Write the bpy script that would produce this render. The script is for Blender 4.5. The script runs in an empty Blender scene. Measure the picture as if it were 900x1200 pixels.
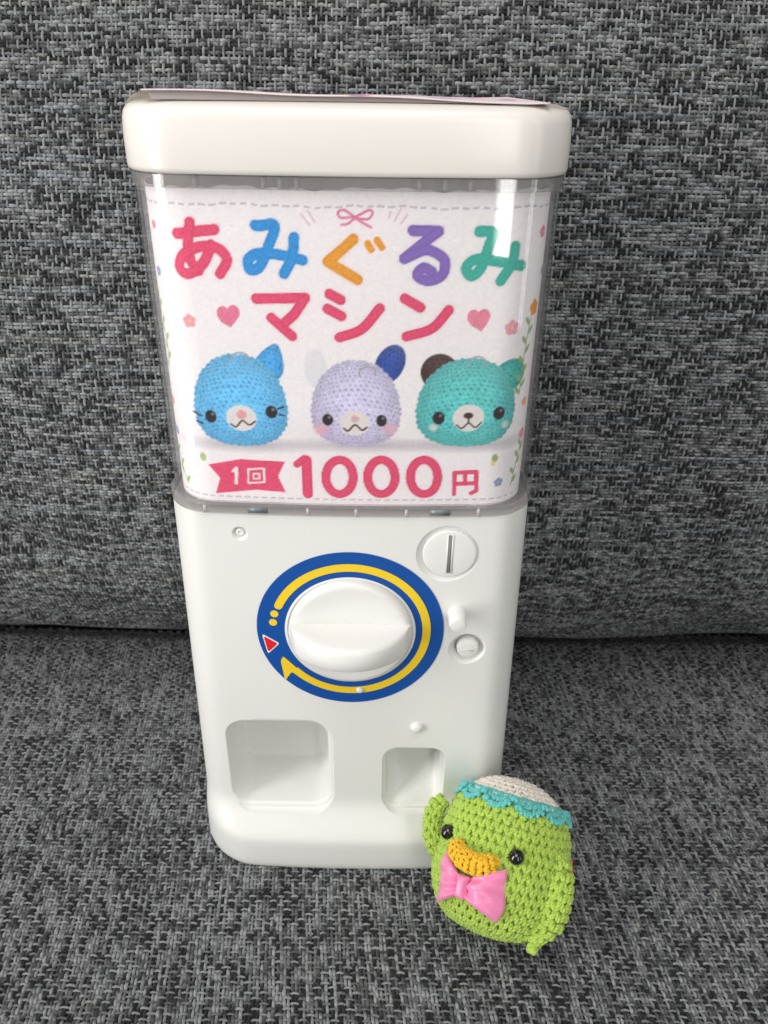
import bpy, bmesh, math
import numpy as np
from mathutils import Matrix, Vector

S = 0.0075                     # one working unit is 7.5 mm; meshes are written in units and stored in metres
rng = np.random.default_rng(7)
sc = bpy.context.scene
col = sc.collection

# ------------------------------------------------------------------ camera
cam_d = bpy.data.cameras.new('camera')
cam = bpy.data.objects.new('camera', cam_d); col.objects.link(cam)
PITCH, ROLL = math.radians(29.3), math.radians(.8)
cam.matrix_world = (Matrix.Translation(Vector((1.68, -32.0, 42.45)) * S)
                    @ Matrix.Rotation(math.pi/2 - PITCH, 4, 'X') @ Matrix.Rotation(ROLL, 4, 'Z'))
cam_d.sensor_fit = 'VERTICAL'; cam_d.sensor_height = 36; cam_d.sensor_width = 27; cam_d.lens = 27
cam_d.clip_start = .005; cam_d.clip_end = 50
cam_d.dof.use_dof = True; cam_d.dof.focus_distance = 36.0 * S; cam_d.dof.aperture_fstop = 20
sc.camera = cam

# ------------------------------------------------------------------ room light
w = bpy.data.worlds.new('World'); sc.world = w; w.use_nodes = True
bg = w.node_tree.nodes['Background']; bg.inputs[0].default_value = (1, .985, .97, 1); bg.inputs[1].default_value = .22
def area(name, loc, target, sx, sy, power, color):
    d = bpy.data.lights.new(name, 'AREA'); d.shape = 'RECTANGLE'; d.size = sx*S; d.size_y = sy*S; d.energy = power; d.color = color
    o = bpy.data.objects.new(name, d); col.objects.link(o)
    l = Vector(loc)*S; t = Vector(target)*S
    o.location = l; o.rotation_euler = (t-l).to_track_quat('-Z', 'Y').to_euler()
    return o
area('window_light_main', (-142, -82, 45), (0, 5, 18), 44, 190, 14.0, (1, .975, .94))
area('window_light_side', (54, -150, 74), (0, 0, 25), 20, 150, 3.2, (1, .985, .96))
area('window_light_far', (135, -85, 60), (0, 0, 25), 13, 150, 1.2, (1, .985, .96))
area('ceiling_light', (-20, -60, 190), (0, 0, 15), 110, 110, 8.0, (1, .97, .93))
sc.view_settings.view_transform = 'Standard'; sc.view_settings.look = 'None'; sc.view_settings.gamma = 1
sc.view_settings.exposure = .2
sc.cycles.transparent_max_bounces = 24

# ------------------------------------------------------------------ helpers
ORG = {}
def lin(h):
    h = h.lstrip('#'); c = np.array([int(h[i:i+2], 16) for i in (0, 2, 4)])/255.
    return np.where(c <= .04045, c/12.92, ((c+.055)/1.055)**2.4)
def thing(name, loc, label, cat, group=None):
    o = bpy.data.objects.new(name, None); col.objects.link(o); o.empty_display_size = .02
    o.location = Vector(loc)*S; o['label'] = label; o['category'] = cat
    if group: o['group'] = group
    ORG[o.name] = np.array(loc, float)
    return o
def build(name, V, faces, mat, parent=None, angle=35, attrs=None):
    V = np.asarray(V, float)
    org = ORG[parent.name] if parent else np.zeros(3)
    me = bpy.data.meshes.new(name)
    V2 = (V-org)*S
    if isinstance(faces, np.ndarray):
        nf, k = faces.shape
        me.vertices.add(len(V2)); me.vertices.foreach_set('co', V2.astype(np.float32).ravel())
        me.loops.add(nf*k); me.loops.foreach_set('vertex_index', faces.astype(np.int32).ravel())
        me.polygons.add(nf); me.polygons.foreach_set('loop_start', np.arange(0, nf*k, k, dtype=np.int32))
        me.update(calc_edges=True)
    else:
        me.from_pydata([tuple(v) for v in V2], [], [tuple(int(i) for i in f) for f in faces])
    me.polygons.foreach_set('use_smooth', np.ones(len(me.polygons), bool))
    for an, arr in (attrs or {}).items():
        a = me.attributes.new(an, 'FLOAT_COLOR', 'POINT')
        c = np.ones((len(V2), 4), np.float32); c[:, :3] = arr; a.data.foreach_set('color', c.ravel())
    me.update()
    if angle is not None and len(me.polygons) < 60000: me.set_sharp_from_angle(angle=math.radians(angle))
    me.materials.append(mat)
    o = bpy.data.objects.new(name, me); col.objects.link(o)
    if parent: o.parent = parent; ORG[o.name] = org
    return o
def merge(parts):
    Vs, Fs, n = [], [], 0
    for V, F in parts:
        Vs.append(np.asarray(V, float)); Fs += [tuple(i+n for i in f) for f in F]; n += len(V)
    return np.vstack(Vs), Fs
def loft(rings, cap0=True, cap1=True, closed=True):
    n = len(rings[0]); V = np.vstack(rings); F = []
    for a in range(len(rings)-1):
        for i in range(n if closed else n-1):
            j = (i+1) % n
            F.append((a*n+i, a*n+j, (a+1)*n+j, (a+1)*n+i))
    if cap0: F.append(tuple(range(n))[::-1])
    if cap1: F.append(tuple((len(rings)-1)*n+i for i in range(n)))
    return V, F
def outline(hw, yf, yb, rf, rb, bow, nf=24, nc=10, ns=8):
    P = []
    def arc(cx, cy, r, a0, a1, n): return [(cx+r*math.cos(a), cy+r*math.sin(a)) for a in np.linspace(a0, a1, n)]
    P += [(x, yf) for x in np.linspace(-(hw-rf), hw-rf, nf)] + arc(hw-rf, yf+rf, rf, -math.pi/2, 0, nc)[1:]
    P += [(hw, y) for y in np.linspace(yf+rf, yb-rb, ns)][1:]
    P += arc(hw-rb, yb-rb, rb, 0, math.pi/2, nc)[1:]
    P += [(x, yb) for x in np.linspace(hw-rb, -(hw-rb), nf)][1:]
    P += arc(-(hw-rb), yb-rb, rb, math.pi/2, math.pi, nc)[1:]
    P += [(-hw, y) for y in np.linspace(yb-rb, yf+rf, ns)][1:]
    P += arc(-(hw-rf), yf+rf, rf, math.pi, 1.5*math.pi, nc)[1:-1]
    P = np.array(P); wgt = np.clip(1-(P[:, 1]-yf)/(yb-yf), 0, 1)
    P[:, 1] += bow*(P[:, 0]/hw)**2*wgt
    return P
def ring3(P, z): return np.c_[P, np.full(len(P), z)]
def rrect(x0, x1, z0, z1, r, n=7):
    P = []
    for cx, cz, a in ((x1-r, z0+r, -90), (x1-r, z1-r, 0), (x0+r, z1-r, 90), (x0+r, z0+r, 180)):
        for t in np.linspace(a, a+90, n): P.append((cx+r*math.cos(math.radians(t)), cz+r*math.sin(math.radians(t))))
    return np.array(P)
def front(P, y): return np.c_[P[:, 0], np.broadcast_to(y, len(P)), P[:, 1]]
def lathe_y(cx, cz, prof, y0, n=48, yfun=None, cap0=False, cap1=True):
    """rings of (radius, out) about an axis along -Y; out is measured toward the viewer from y0"""
    R = []
    for r, o in prof:
        a = np.linspace(0, 2*math.pi, n, endpoint=False)
        x = cx+r*np.cos(a); z = cz+r*np.sin(a)
        R.append(np.c_[x, (y0 if yfun is None else yfun(x))-o*np.ones(n), z])
    return loft(R, cap0, cap1)
def catmull(P, n=10):
    P = np.asarray(P, float); Q = np.vstack([2*P[0]-P[1], P, 2*P[-1]-P[-2]]); out = []
    for i in range(1, len(Q)-2):
        for t in np.linspace(0, 1, n, endpoint=False):
            a, b, c, d = Q[i-1:i+3]
            out.append(.5*(2*b+(c-a)*t+(2*a-5*b+4*c-d)*t*t+(3*b-a-3*c+d)*t**3))
    out.append(P[-1]); return np.array(out)

# ------------------------------------------------------------------ materials
def mat(name, color, rough=.4, bump=None, spec=.5, sss=0, sheen=0, attr=None, coat=0, mottle=None, wave=None):
    m = bpy.data.materials.new(name); m.use_nodes = True; nt = m.node_tree; b = nt.nodes['Principled BSDF']
    c = lin(color) if isinstance(color, str) else np.array(color)
    b.inputs['Base Color'].default_value = (*c, 1); b.inputs['Roughness'].default_value = rough
    b.inputs['Specular IOR Level'].default_value = spec
    if sss: b.inputs['Subsurface Weight'].default_value = sss; b.inputs['Subsurface Radius'].default_value = (.004, .003, .0025); b.inputs['Subsurface Scale'].default_value = .5
    if sheen: b.inputs['Sheen Weight'].default_value = sheen; b.inputs['Sheen Roughness'].default_value = .5
    if coat: b.inputs['Coat Weight'].default_value = coat; b.inputs['Coat Roughness'].default_value = .08
    tc = nt.nodes.new('ShaderNodeTexCoord')
    if attr:
        a = nt.nodes.new('ShaderNodeAttribute'); a.attribute_name = attr; src = a.outputs['Color']
    else: src = None
    if mottle:
        n = nt.nodes.new('ShaderNodeTexNoise'); n.inputs['Scale'].default_value = mottle[0]; n.inputs['Detail'].default_value = 6
        nt.links.new(tc.outputs['Object'], n.inputs['Vector'])
        r = nt.nodes.new('ShaderNodeMapRange'); r.inputs['From Min'].default_value = .3; r.inputs['From Max'].default_value = .7
        r.inputs['To Min'].default_value = 1-mottle[1]; r.inputs['To Max'].default_value = 1+mottle[1]*.3
        nt.links.new(n.outputs['Fac'], r.inputs['Value'])
        mx = nt.nodes.new('ShaderNodeMix'); mx.data_type = 'RGBA'; mx.blend_type = 'MULTIPLY'; mx.inputs['Factor'].default_value = 1
        if src: nt.links.new(src, mx.inputs['A'])
        else: mx.inputs['A'].default_value = (*c, 1)
        nt.links.new(r.outputs['Result'], mx.inputs['B']); src = mx.outputs['Result']
    if src: nt.links.new(src, b.inputs['Base Color'])
    if wave:
        n = nt.nodes.new('ShaderNodeTexWave'); n.inputs['Scale'].default_value = wave[0]; n.inputs['Distortion'].default_value = .4; n.bands_direction = 'DIAGONAL'
        nt.links.new(tc.outputs['Object'], n.inputs['Vector'])
        bp = nt.nodes.new('ShaderNodeBump'); bp.inputs['Strength'].default_value = wave[1]; bp.inputs['Distance'].default_value = wave[2]
        nt.links.new(n.outputs['Fac'], bp.inputs['Height']); nt.links.new(bp.outputs['Normal'], b.inputs['Normal'])
    elif bump:
        n = nt.nodes.new('ShaderNodeTexNoise'); n.inputs['Scale'].default_value = bump[0]; n.inputs['Detail'].default_value = 4
        nt.links.new(tc.outputs['Object'], n.inputs['Vector'])
        bp = nt.nodes.new('ShaderNodeBump'); bp.inputs['Strength'].default_value = bump[1]; bp.inputs['Distance'].default_value = bump[2]
        nt.links.new(n.outputs['Fac'], bp.inputs['Height']); nt.links.new(bp.outputs['Normal'], b.inputs['Normal'])
    return m
def clear(name, tint, gloss=.9, f0=.04, rough=.03, diffuse=0, dcol=(.5, .48, .47)):
    m = bpy.data.materials.new(name); m.use_nodes = True; nt = m.node_tree
    nt.nodes.remove(nt.nodes['Principled BSDF']); out = nt.nodes['Material Output']
    tr = nt.nodes.new('ShaderNodeBsdfTransparent'); tr.inputs[0].default_value = (*tint, 1)
    gl = nt.nodes.new('ShaderNodeBsdfGlossy'); gl.inputs['Roughness'].default_value = rough
    lw = nt.nodes.new('ShaderNodeLayerWeight'); lw.inputs['Blend'].default_value = .5
    p = nt.nodes.new('ShaderNodeMath'); p.operation = 'POWER'; p.inputs[1].default_value = 4.5
    nt.links.new(lw.outputs['Facing'], p.inputs[0])
    ma = nt.nodes.new('ShaderNodeMath'); ma.operation = 'MULTIPLY_ADD'; ma.inputs[1].default_value = gloss; ma.inputs[2].default_value = f0
    nt.links.new(p.outputs[0], ma.inputs[0])
    base = tr.outputs[0]
    if diffuse:
        df = nt.nodes.new('ShaderNodeBsdfDiffuse'); df.inputs[0].default_value = (*dcol, 1)
        m1 = nt.nodes.new('ShaderNodeMixShader'); m1.inputs[0].default_value = diffuse
        nt.links.new(tr.outputs[0], m1.inputs[1]); nt.links.new(df.outputs[0], m1.inputs[2]); base = m1.outputs[0]
    mx = nt.nodes.new('ShaderNodeMixShader')
    nt.links.new(ma.outputs[0], mx.inputs[0]); nt.links.new(base, mx.inputs[1]); nt.links.new(gl.outputs[0], mx.inputs[2])
    nt.links.new(mx.outputs[0], out.inputs['Surface'])
    return m
M = dict(
    body=mat('white_body_plastic', (.785, .79, .765), .36, bump=(2600, .04, .0003), sss=.08, mottle=(25, .015)),
    lid=mat('cream_white_lid_plastic', (.80, .765, .72), .24, bump=(900, .02, .0003), sss=.08, mottle=(18, .012)),
    knob=mat('white_knob_plastic', (.79, .785, .765), .3, sss=.08, bump=(2200, .03, .0003)),
    clear=clear('clear_case_plastic', (.99, .99, .992), f0=.05),
    rim=clear('smoky_rim_plastic', (.86, .85, .85), diffuse=.16, f0=.06, dcol=(.78, .76, .75)),
    film=clear('cream_clear_film', (.92, .90, .88), diffuse=.5, dcol=(.8, .76, .71)),
    rib=clear('rib_plastic', (.88, .87, .87), diffuse=.5, dcol=(.75, .73, .73)),
    tab=mat('dark_latch_plastic', (.18, .20, .22), .25),
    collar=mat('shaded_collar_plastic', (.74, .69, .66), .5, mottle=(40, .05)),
    blue=mat('blue_label_ink', '#0d4fa0', .38, mottle=(60, .04)),
    yellow=mat('yellow_label_ink', '#f3cf2b', .38, mottle=(60, .04)),
    red=mat('red_label_ink', '#e0202c', .38, mottle=(60, .04)),
    white_ink=mat('white_label_ink', '#f4f2ee', .38, mottle=(60, .03)),
    print=mat('printed_cloth_card', (.8, .8, .8), .75, attr='print', bump=(1500, .12, .0002), mottle=(700, .05)),
    gap_shade=mat('painted_gap_shade', (.36, .32, .31), .6, mottle=(60, .08)),  # grey-brown that paints the shade in the gap under the lid sheet
    dark=mat('slot_interior', (.26, .24, .23), .8, mottle=(80, .1)),
    weave=mat('woven_yarn', (.1, .1, .1), .85, attr='col', spec=.25, bump=(3500, .5, .0004), sheen=.15, mottle=(1800, .35)),
    under=mat('fabric_backing', (.012, .012, .013), .95, spec=.1, mottle=(300, .3)),
    outer=mat('plain_grey_fabric', (.115, .12, .123), .9, spec=.2, bump=(700, .8, .001), mottle=(420, .75)),
    green=mat('green_yarn', '#b2d056', .8, spec=.25, bump=(1500, .5, .0006), sheen=.25, mottle=(900, .22)),
    green_core=mat('green_yarn_inside', '#5f8a22', .9, spec=.1, mottle=(600, .3)),
    gold=mat('yellow_yarn', '#f8c62a', .8, spec=.25, bump=(1500, .5, .0006), sheen=.25, mottle=(900, .2)),
    aqua=mat('turquoise_yarn', '#68cac6', .75, spec=.25, bump=(1500, .5, .0006), sheen=.25, mottle=(900, .25)),
    cream=mat('cream_yarn', '#efe8dc', .85, spec=.2, bump=(1500, .5, .0006), sheen=.25, mottle=(900, .15)),
    shell=mat('brown_yarn', '#c98a55', .85, spec=.2, bump=(1500, .5, .0006), mottle=(900, .2)),
    eye=mat('black_bead', (.004, .004, .005), .07, spec=.6, coat=.5, mottle=(50, .1)),
    satin=mat('pink_satin_ribbon', '#f287b6', .30, spec=.5, sheen=.4, wave=(420, .14, .0003), mottle=(1500, .10)),
)

# ------------------------------------------------------------------ sofa: woven cushions
sofa = thing('sofa', (0, 20, -1), 'dark grey melange woven fabric sofa under and behind the white capsule machine', 'sofa')
PW, PP = .28, .42             # warp spacing, weft pair spacing
def value_noise(ns, n, step, r):
    k = int(n/step)+3; c = r.random((ns, k)); x = np.arange(n)/step+r.random((ns, 1))
    i = np.floor(x).astype(int); f = x-i; f = f*f*(3-2*f); rows = np.arange(ns)[:, None]
    return c[rows, i]*(1-f)+c[rows, i+1]*f
TH = np.radians([-96, -33, 33, 96])
def strands(surface, along, fixed, height, rad, thick, swap, cols, jit):
    """along (n,), fixed (m,n) lateral position, height (m,n); returns vertices, quads, colours"""
    m, n = fixed.shape; k = len(TH)
    lat = fixed[:, :, None]+(rad*np.sin(TH))[None, None, :]*jit[:, :, None]
    hh = height[:, :, None]+(thick*np.cos(TH))[None, None, :]
    al = np.broadcast_to(along[None, :, None], lat.shape)
    a, b = (al, lat) if not swap else (lat, al)
    P, N = surface(a, b)
    V = (P+N*hh[..., None]).reshape(-1, 3)
    idx = np.arange(m*n*k).reshape(m, n, k)
    q = np.stack([idx[:, :-1, :-1], idx[:, 1:, :-1], idx[:, 1:, 1:], idx[:, :-1, 1:]], -1).reshape(-1, 4)
    C = np.broadcast_to(cols[:, :, None, :], (m, n, k, 3)).reshape(-1, 3)
    return V, q, C
def weave(surface, a0, a1, b0, b1, seed):
    r = np.random.default_rng(seed); A = .072
    nw = int((a1-a0)/PW); npair = int((b1-b0)/PP)
    # weft: pairs of soft strands along a
    al = a0+np.arange(2*nw+1)*PW/2; m = 2*npair; j = np.arange(m)//2; side = np.where(np.arange(m) % 2, 1, -1)
    wob = (value_noise(npair, len(al), 14, r)-.5)*.10
    fixed = b0+(j*PP+side*PP*.24)[:, None]+wob[j]+(value_noise(m, len(al), 5, r)-.5)*.045
    ph = np.cos(math.pi*(al-a0)/PW)
    height = -A*((-1.)**j)[:, None]*ph[None, :]+(value_noise(m, len(al), 6, r)-.5)*.03
    tone = .74*value_noise(m, len(al), 3.6, r)+.26*value_noise(npair, len(al), 13, r)[j]
    tone = np.clip((tone-.5)*1.85+.49, 0, 1)+.36*(value_noise(m, len(al), 2.1, r)-.5)
    tone = np.clip(tone, 0, 1)**1.55
    lo, hi = np.array([.014, .015, .017]), np.array([.34, .355, .365])
    tint = 1+(r.random((m, 1, 1))-.5)*np.array([.08, .02, -.07])
    cw = (lo+(hi-lo)*tone[..., None])*tint
    V1, q1, C1 = strands(surface, al, fixed, height, .090, .080, False, cw, .82+.4*value_noise(m, len(al), 3, r))
    # warp: thin single strands along b
    bl = b0+np.arange(2*npair+1)*PP/2; i = np.arange(nw)
    fixed = a0+(i*PW)[:, None]+(value_noise(nw, len(bl), 4, r)-.5)*.07
    ph = np.cos(math.pi*(bl-b0)/PP)
    height = A*1.12*((-1.)**i)[:, None]*ph[None, :]
    t = np.clip(.62+.8*(value_noise(nw, len(bl), 3, r)-.5)+.25*(r.random((nw, 1))-.5), .10, 1)
    cc = np.array([.33, .345, .355])*t[..., None]
    V2, q2, C2 = strands(surface, bl, fixed, height, .066, .056, True, cc, .8+.4*value_noise(nw, len(bl), 4, r))
    return np.vstack([V1, V2]), np.vstack([q1, q2+len(V1)]), np.vstack([C1, C2])
prof = catmull([(26.4, -3.2), (24.7, -1.9), (22.4, -.15), (19.6, 2.0), (16.5, 5.2), (14.1, 10), (13.0, 16), (13.0, 23), (14.0, 32), (16.2, 41), (19.2, 50), (22.5, 58)], 24)
plen = np.r_[0, np.cumsum(np.hypot(*np.diff(prof, axis=0).T))]
pt = np.gradient(prof, plen, axis=0); pt /= np.linalg.norm(pt, axis=1)[:, None]
def crease(x, s, x0, s0, x1, s1, wd, dp):
    dx, ds = x1-x0, s1-s0; L2 = dx*dx+ds*ds
    t = np.clip(((x-x0)*dx+(s-s0)*ds)/L2, 0, 1)
    d2 = (x-x0-t*dx)**2+(s-s0-t*ds)**2
    return -dp*np.exp(-d2/wd**2)*np.sin(math.pi*np.clip(t*.9+.05, 0, 1))**.5
def back_surface(x, s):
    s = s+.020*np.clip(-x-17, 0, None)**2*(1-np.exp(-(s/7.)**2))*np.exp(-(s/26)**2)+.008*np.clip(x-20, 0, None)**2*(1-np.exp(-(s/7.)**2))*np.exp(-(s/26)**2)
    y = np.interp(s, plen, prof[:, 0]); z = np.interp(s, plen, prof[:, 1])
    ny = -np.interp(s, plen, pt[:, 1]); nz = np.interp(s, plen, pt[:, 0])
    d = .35*np.sin(x*.11+.8)*np.sin(s*.13)+.18*np.sin(x*.31+s*.2)
    d = d+crease(x, s, -30, 14.5, -18, 9.5, 1.0, 1.7)+crease(x, s, -30, 26, -21, 21.5, 1.2, 1.0)+crease(x, s, 34, 13, 21, 9, 1.3, .5)
    P = np.stack([x, y+ny*d, z+nz*d], -1); N = np.stack([np.zeros_like(x), ny, nz], -1)
    return P, N
def seat_surface(a, b):        # a runs along depth, b along x
    z = -.16+.14*np.sin(a*.23+b*.05)+.10*np.sin(b*.19+1.3)-.10*np.sin(a*.1)
    near = np.exp(-((b/11.)**4+((a-5)/9.)**4)); z = z*(1-near)-.14*near
    k2 = np.exp(-(((b-8.6)/5.)**4+((a+4)/5.)**4)); z = z*(1-k2)-.02*k2
    dip = np.clip((a-20.9)/3.2, 0, 1); z = z-.25-1.25*dip*dip*(3-2*dip)
    skew = .05*np.sin(a*.35+b*.11)+.10*np.sin(a*.13)-.105*(a-5)
    P = np.stack([b+skew, a, z], -1); N = np.zeros(P.shape); N[..., 2] = 1
    return P, N
def grid_sheet(surface, a, b, off):
    A, B = np.meshgrid(a, b); P, N = surface(A, B); V = (P+N*off).reshape(-1, 3)
    idx = np.arange(V.shape[0]).reshape(len(b), len(a))
    return V, np.stack([idx[:-1, :-1], idx[:-1, 1:], idx[1:, 1:], idx[1:, :-1]], -1).reshape(-1, 4)
V, F = grid_sheet(back_surface, np.linspace(-37, 38.5, 150), np.linspace(.1, plen[-1], 140), -.05)
back = build('back_cushion', V, F, M['under'], sofa, None)
V, F, C = weave(back_surface, -31.5, 34.5, .6, 58.8, 3)
o = build('woven_yarn', V, F, M['weave'], back, None, {'col': C}); o['kind'] = 'stuff'
def outer(surface, spans, parent):
    for a0, a1, b0, b1 in spans:
        V, F = grid_sheet(surface, np.linspace(a0, a1, 40), np.linspace(b0, b1, 60), .06); build('outer_fabric', V, F, M['outer'], parent, None)
outer(back_surface, ((-60, -31.6, .6, 64), (34.45, 62, .6, 64), (-31.6, 34.45, 58.8, 64)), back)
V, F = grid_sheet(seat_surface, np.linspace(-14, 27, 100), np.linspace(-37, 42, 150), -.05)
seat = build('seat_cushion', V, F, M['under'], sofa, None)
V, F, C = weave(seat_surface, -11.2, 24.3, -30.6, 38.2, 5)
outer(seat_surface, ((-26, 25, -60, -30.75), (-26, 25, 38.0, 62), (-26, -11.3, -30.75, 38.0)), seat)
o = build('woven_yarn', V, F, M['weave'], seat, None, {'col': C}); o['kind'] = 'stuff'

# ------------------------------------------------------------------ capsule machine
mach = thing('capsule_toy_machine', (0, 6, 0), 'white toy capsule vending machine with clear upper case and round dial', 'capsule machine')
BOW = .40
def fy(x, hw=8.9): return BOW*(np.asarray(x, float)/hw)**2
# --- body shell
rings = []
def ease(t): return t*t*(3-2*t)
zs = [(.0, .35), (.08, .14), (.25, .02), (.5, 0)]
prof_z = [0, .06, .2, .45, 1.0, 1.6, 2.1, 2.35, 2.5, 2.62, 2.72, 2.85, 3.0, 3.2, 3.45, 3.75, 4.1, 4.5, 5.2] + list(np.arange(6, 24.1, 1.0)) + [24.25]
def lip(z):
    if z < 2.1: return 1.25
    if z < 4.6: return 1.25*(1-ease(min(1, (z-2.1)/2.5)))**1.25
    return 0
for z in prof_z:
    l = lip(z)*1.12; sh = .16*max(0, 1-z/.45)**2
    hw = 9.3-.4*(z/24.25)+.12*(l/1.25)-sh
    rf = 1.8+1.3*(l/1.25)
    rings.append(ring3(outline(hw, -l+sh, 12.2-sh, rf, 1.8, BOW, nf=30), z if z > 1 else z-.25*(1-z)))
V, F = loft(rings)
body = build('body', V, F, M['body'], mach, 40)
def temp(V, F):
    o = build('cutter', V, F, M['body'], mach, None); bm = bmesh.new(); bm.from_mesh(o.data)
    bmesh.ops.recalc_face_normals(bm, faces=bm.faces); bm.to_mesh(o.data); bm.free(); return o
def pocket(x0, x1, z0, z1, r, depth, back_in, ramp=0, fil=.28):
    R = []
    yc = float(fy((x0+x1)/2))
    def ex(e, y, zr=0):
        rr = max(.15, r+e); P = rrect(x0-e, x1+e, z0-e+zr, z1+e, min(rr, (z1+e-(z0-e+zr))/2-.01)); return front(P, y)
    R.append(ex(fil+.5, yc-2.2)); R.append(ex(fil+.06, yc-.12))
    for t in np.linspace(0, math.pi/2, 6): R.append(ex(fil*(1-math.sin(t)), yc+fil*(1-math.cos(t))))
    R.append(ex(-.12, yc+depth*.55, ramp*.45)); R.append(ex(-back_in+.1, yc+depth-.35, ramp*.85)); R.append(ex(-back_in, yc+depth-.1, ramp)); R.append(ex(-back_in-.25, yc+depth, ramp+.2))
    return loft(R)
cuts = [temp(*pocket(-7.25, -1.38, 3.95, 10.65, 1.15, 3.7, .25)),
        temp(*pocket(2.0, 5.42, 3.95, 8.72, .8, 2.6, .15, ramp=2.2, fil=.2)),
        temp(*lathe_y(6.25, 16.08, [(.66, -.5), (.74, -.3), (.92, -.08), (1.04, .02), (1.2, .6)], float(fy(6.25)), 40, cap0=True)),
        temp(*lathe_y(-5.36, 23.09, [(.24, -.2), (.30, -.13), (.42, .03), (.46, .6)], float(fy(5.36)), 28, cap0=True)),
        temp(*lathe_y(4.95, 22.08, [(1.35, -.14), (1.42, -.12), (1.66, .02), (1.74, .5)], float(fy(4.95)), 64, cap0=True))]
bm = bmesh.new(); bm.from_mesh(body.data); bmesh.ops.recalc_face_normals(bm, faces=bm.faces); bm.to_mesh(body.data); bm.free()
for c in cuts:
    md = body.modifiers.new('b', 'BOOLEAN'); md.operation = 'DIFFERENCE'; md.object = c; md.solver = 'EXACT'
bpy.context.view_layer.update()
me = bpy.data.meshes.new_from_object(body.evaluated_get(bpy.context.evaluated_depsgraph_get()))
body.modifiers.clear(); old = body.data; body.data = me; bpy.data.meshes.remove(old); me.name = 'body'
me.polygons.foreach_set('use_smooth', np.ones(len(me.polygons), bool)); me.set_sharp_from_angle(angle=math.radians(28))
for c in cuts: d = c.data; bpy.data.objects.remove(c); bpy.data.meshes.remove(d)
# --- lid
rings = []
for z, e in ((39.22, .30), (39.24, .12), (39.32, .03), (39.45, 0), (40.4, .0), (41.1, .04), (41.35, .10), (41.52, .22), (41.64, .42), (41.71, .68), (41.74, 1.0), (41.75, 1.4)):
    rings.append(ring3(outline(9.0-e, -.28+e, 13.0-e, 2.5-e*.7, 2.5-e*.7, .45, nf=24), z))
lid = build('lid', *loft(rings), M['lid'], mach, 40)
build('collar', *loft([ring3(outline(8.2, 1.1, 11.6, 1.9, 1.9, .4), z) for z in (37.9, 39.22)]), M['collar'], lid, 40)
# --- clear case: double wall
def wall(hw, yf, yb, r, z0, z1, th, bow=BOW):
    o0, i0 = outline(hw, yf, yb, r, 2, bow), outline(hw-th, yf+th, yb-th, r-th, 2-th, bow)
    V, F = loft([ring3(i0, z0), ring3(o0, z0), ring3(o0, z1), ring3(i0, z1)], False, False)
    n = len(o0); F += [(3*n+i, 3*n+(i+1) % n, (i+1) % n, i) for i in range(n)]
    return V, F
case = build('clear_case', *wall(8.8, 0, 12.1, 2.15, 24.72, 39.2, .17), M['clear'], mach, 40)
build('upper_band', *wall(8.88, -.06, 12.16, 2.2, 38.72, 39.19, .30), M['rim'], case, 40)
rim = build('lower_rim', *wall(9.02, -.14, 12.25, 2.3, 24.26, 24.71, .75), M['rim'], case, 40)
def boxv(x0, x1, y0, y1, z0, z1):
    V = [(x, y, z) for z in (z0, z1) for y in (y0, y1) for x in (x0, x1)]
    return V, [(0, 2, 3, 1), (4, 5, 7, 6), (0, 1, 5, 4), (2, 6, 7, 3), (0, 4, 6, 2), (1, 3, 7, 5)]
for x in (-1.95, .35, 2.75, 6.2, -6.9):
    y = float(fy(x, 9.02))-.16; build('rib', *boxv(x-.07, x+.07, y, y+.05, 24.28, 24.69), M['rib'], rim, None)
for x in (-4.35, 4.35):
    y = float(fy(x, 9.02))-.17; build('latch_tab', *boxv(x-.48, x+.48, y, y+.06, 24.38, 24.66), M['tab'], rim, None)
for x in (-3.2, -2.55, -1.9, 2.9, 3.9, 4.9, -5.9, 6.6):
    y = float(fy(x, 8.8))+.2; build('rib', *boxv(x-.08, x+.08, y, y+.5, 38.72, 39.18), M['rib'], lid, None)
# --- dial label ring, arrow, dots, pointer
ZC = 17.3
def on_front(x, z, out): return np.c_[x, fy(x)-out, z]
def flat(poly_xz, out, th=.03):
    P = np.asarray(poly_xz, float); n = len(P)
    A = on_front(P[:, 0], P[:, 1], out); B = on_front(P[:, 0], P[:, 1], out-th)
    F = [tuple(range(n))]+[(i, n+i, n+(i+1) % n, (i+1) % n) for i in range(n)]
    return np.vstack([A, B]), F
def annulus(r0, r1, a0, a1, out, n=120, th=.03, closed=False, cap=False):
    a = np.radians(np.linspace(a0, a1, n)); R = []
    for r, o in ((r0, out-th), (r0, out), (r1, out), (r1, out-th)):
        R.append(on_front(r*np.cos(a), ZC+r*np.sin(a), o))
    V = np.vstack(R); F = []
    for k in range(3):
        for i in range(n-1): F.append((k*n+i, k*n+i+1, (k+1)*n+i+1, (k+1)*n+i))
    return V, F
RO = 4.9
label = build('dial_label', *annulus(.70*RO, RO, 0, 360, .035, 160), M['blue'], mach, 30)
def arcband(r0, r1, a0, a1, out):
    V1, F1 = annulus(r0, r1, a0, a1, out); rm, rr = (r0+r1)/2, (r1-r0)/2
    c = (rm*math.cos(math.radians(a0)), ZC+rm*math.sin(math.radians(a0)))
    t = np.linspace(0, 2*math.pi, 20, endpoint=False)
    return V1, F1, c, rr, t
V1, F1, c, rr, t = arcband(.772*RO, .860*RO, 157, -139, .06)
V2, F2 = flat(np.c_[c[0]+rr*np.cos(t), c[1]+rr*np.sin(t)], .055)
build('yellow_arc', *merge([(V1, F1), (V2, F2)]), M['yellow'], label, 30)
def polar(u, v): return (u*RO, ZC+v*RO)
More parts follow.
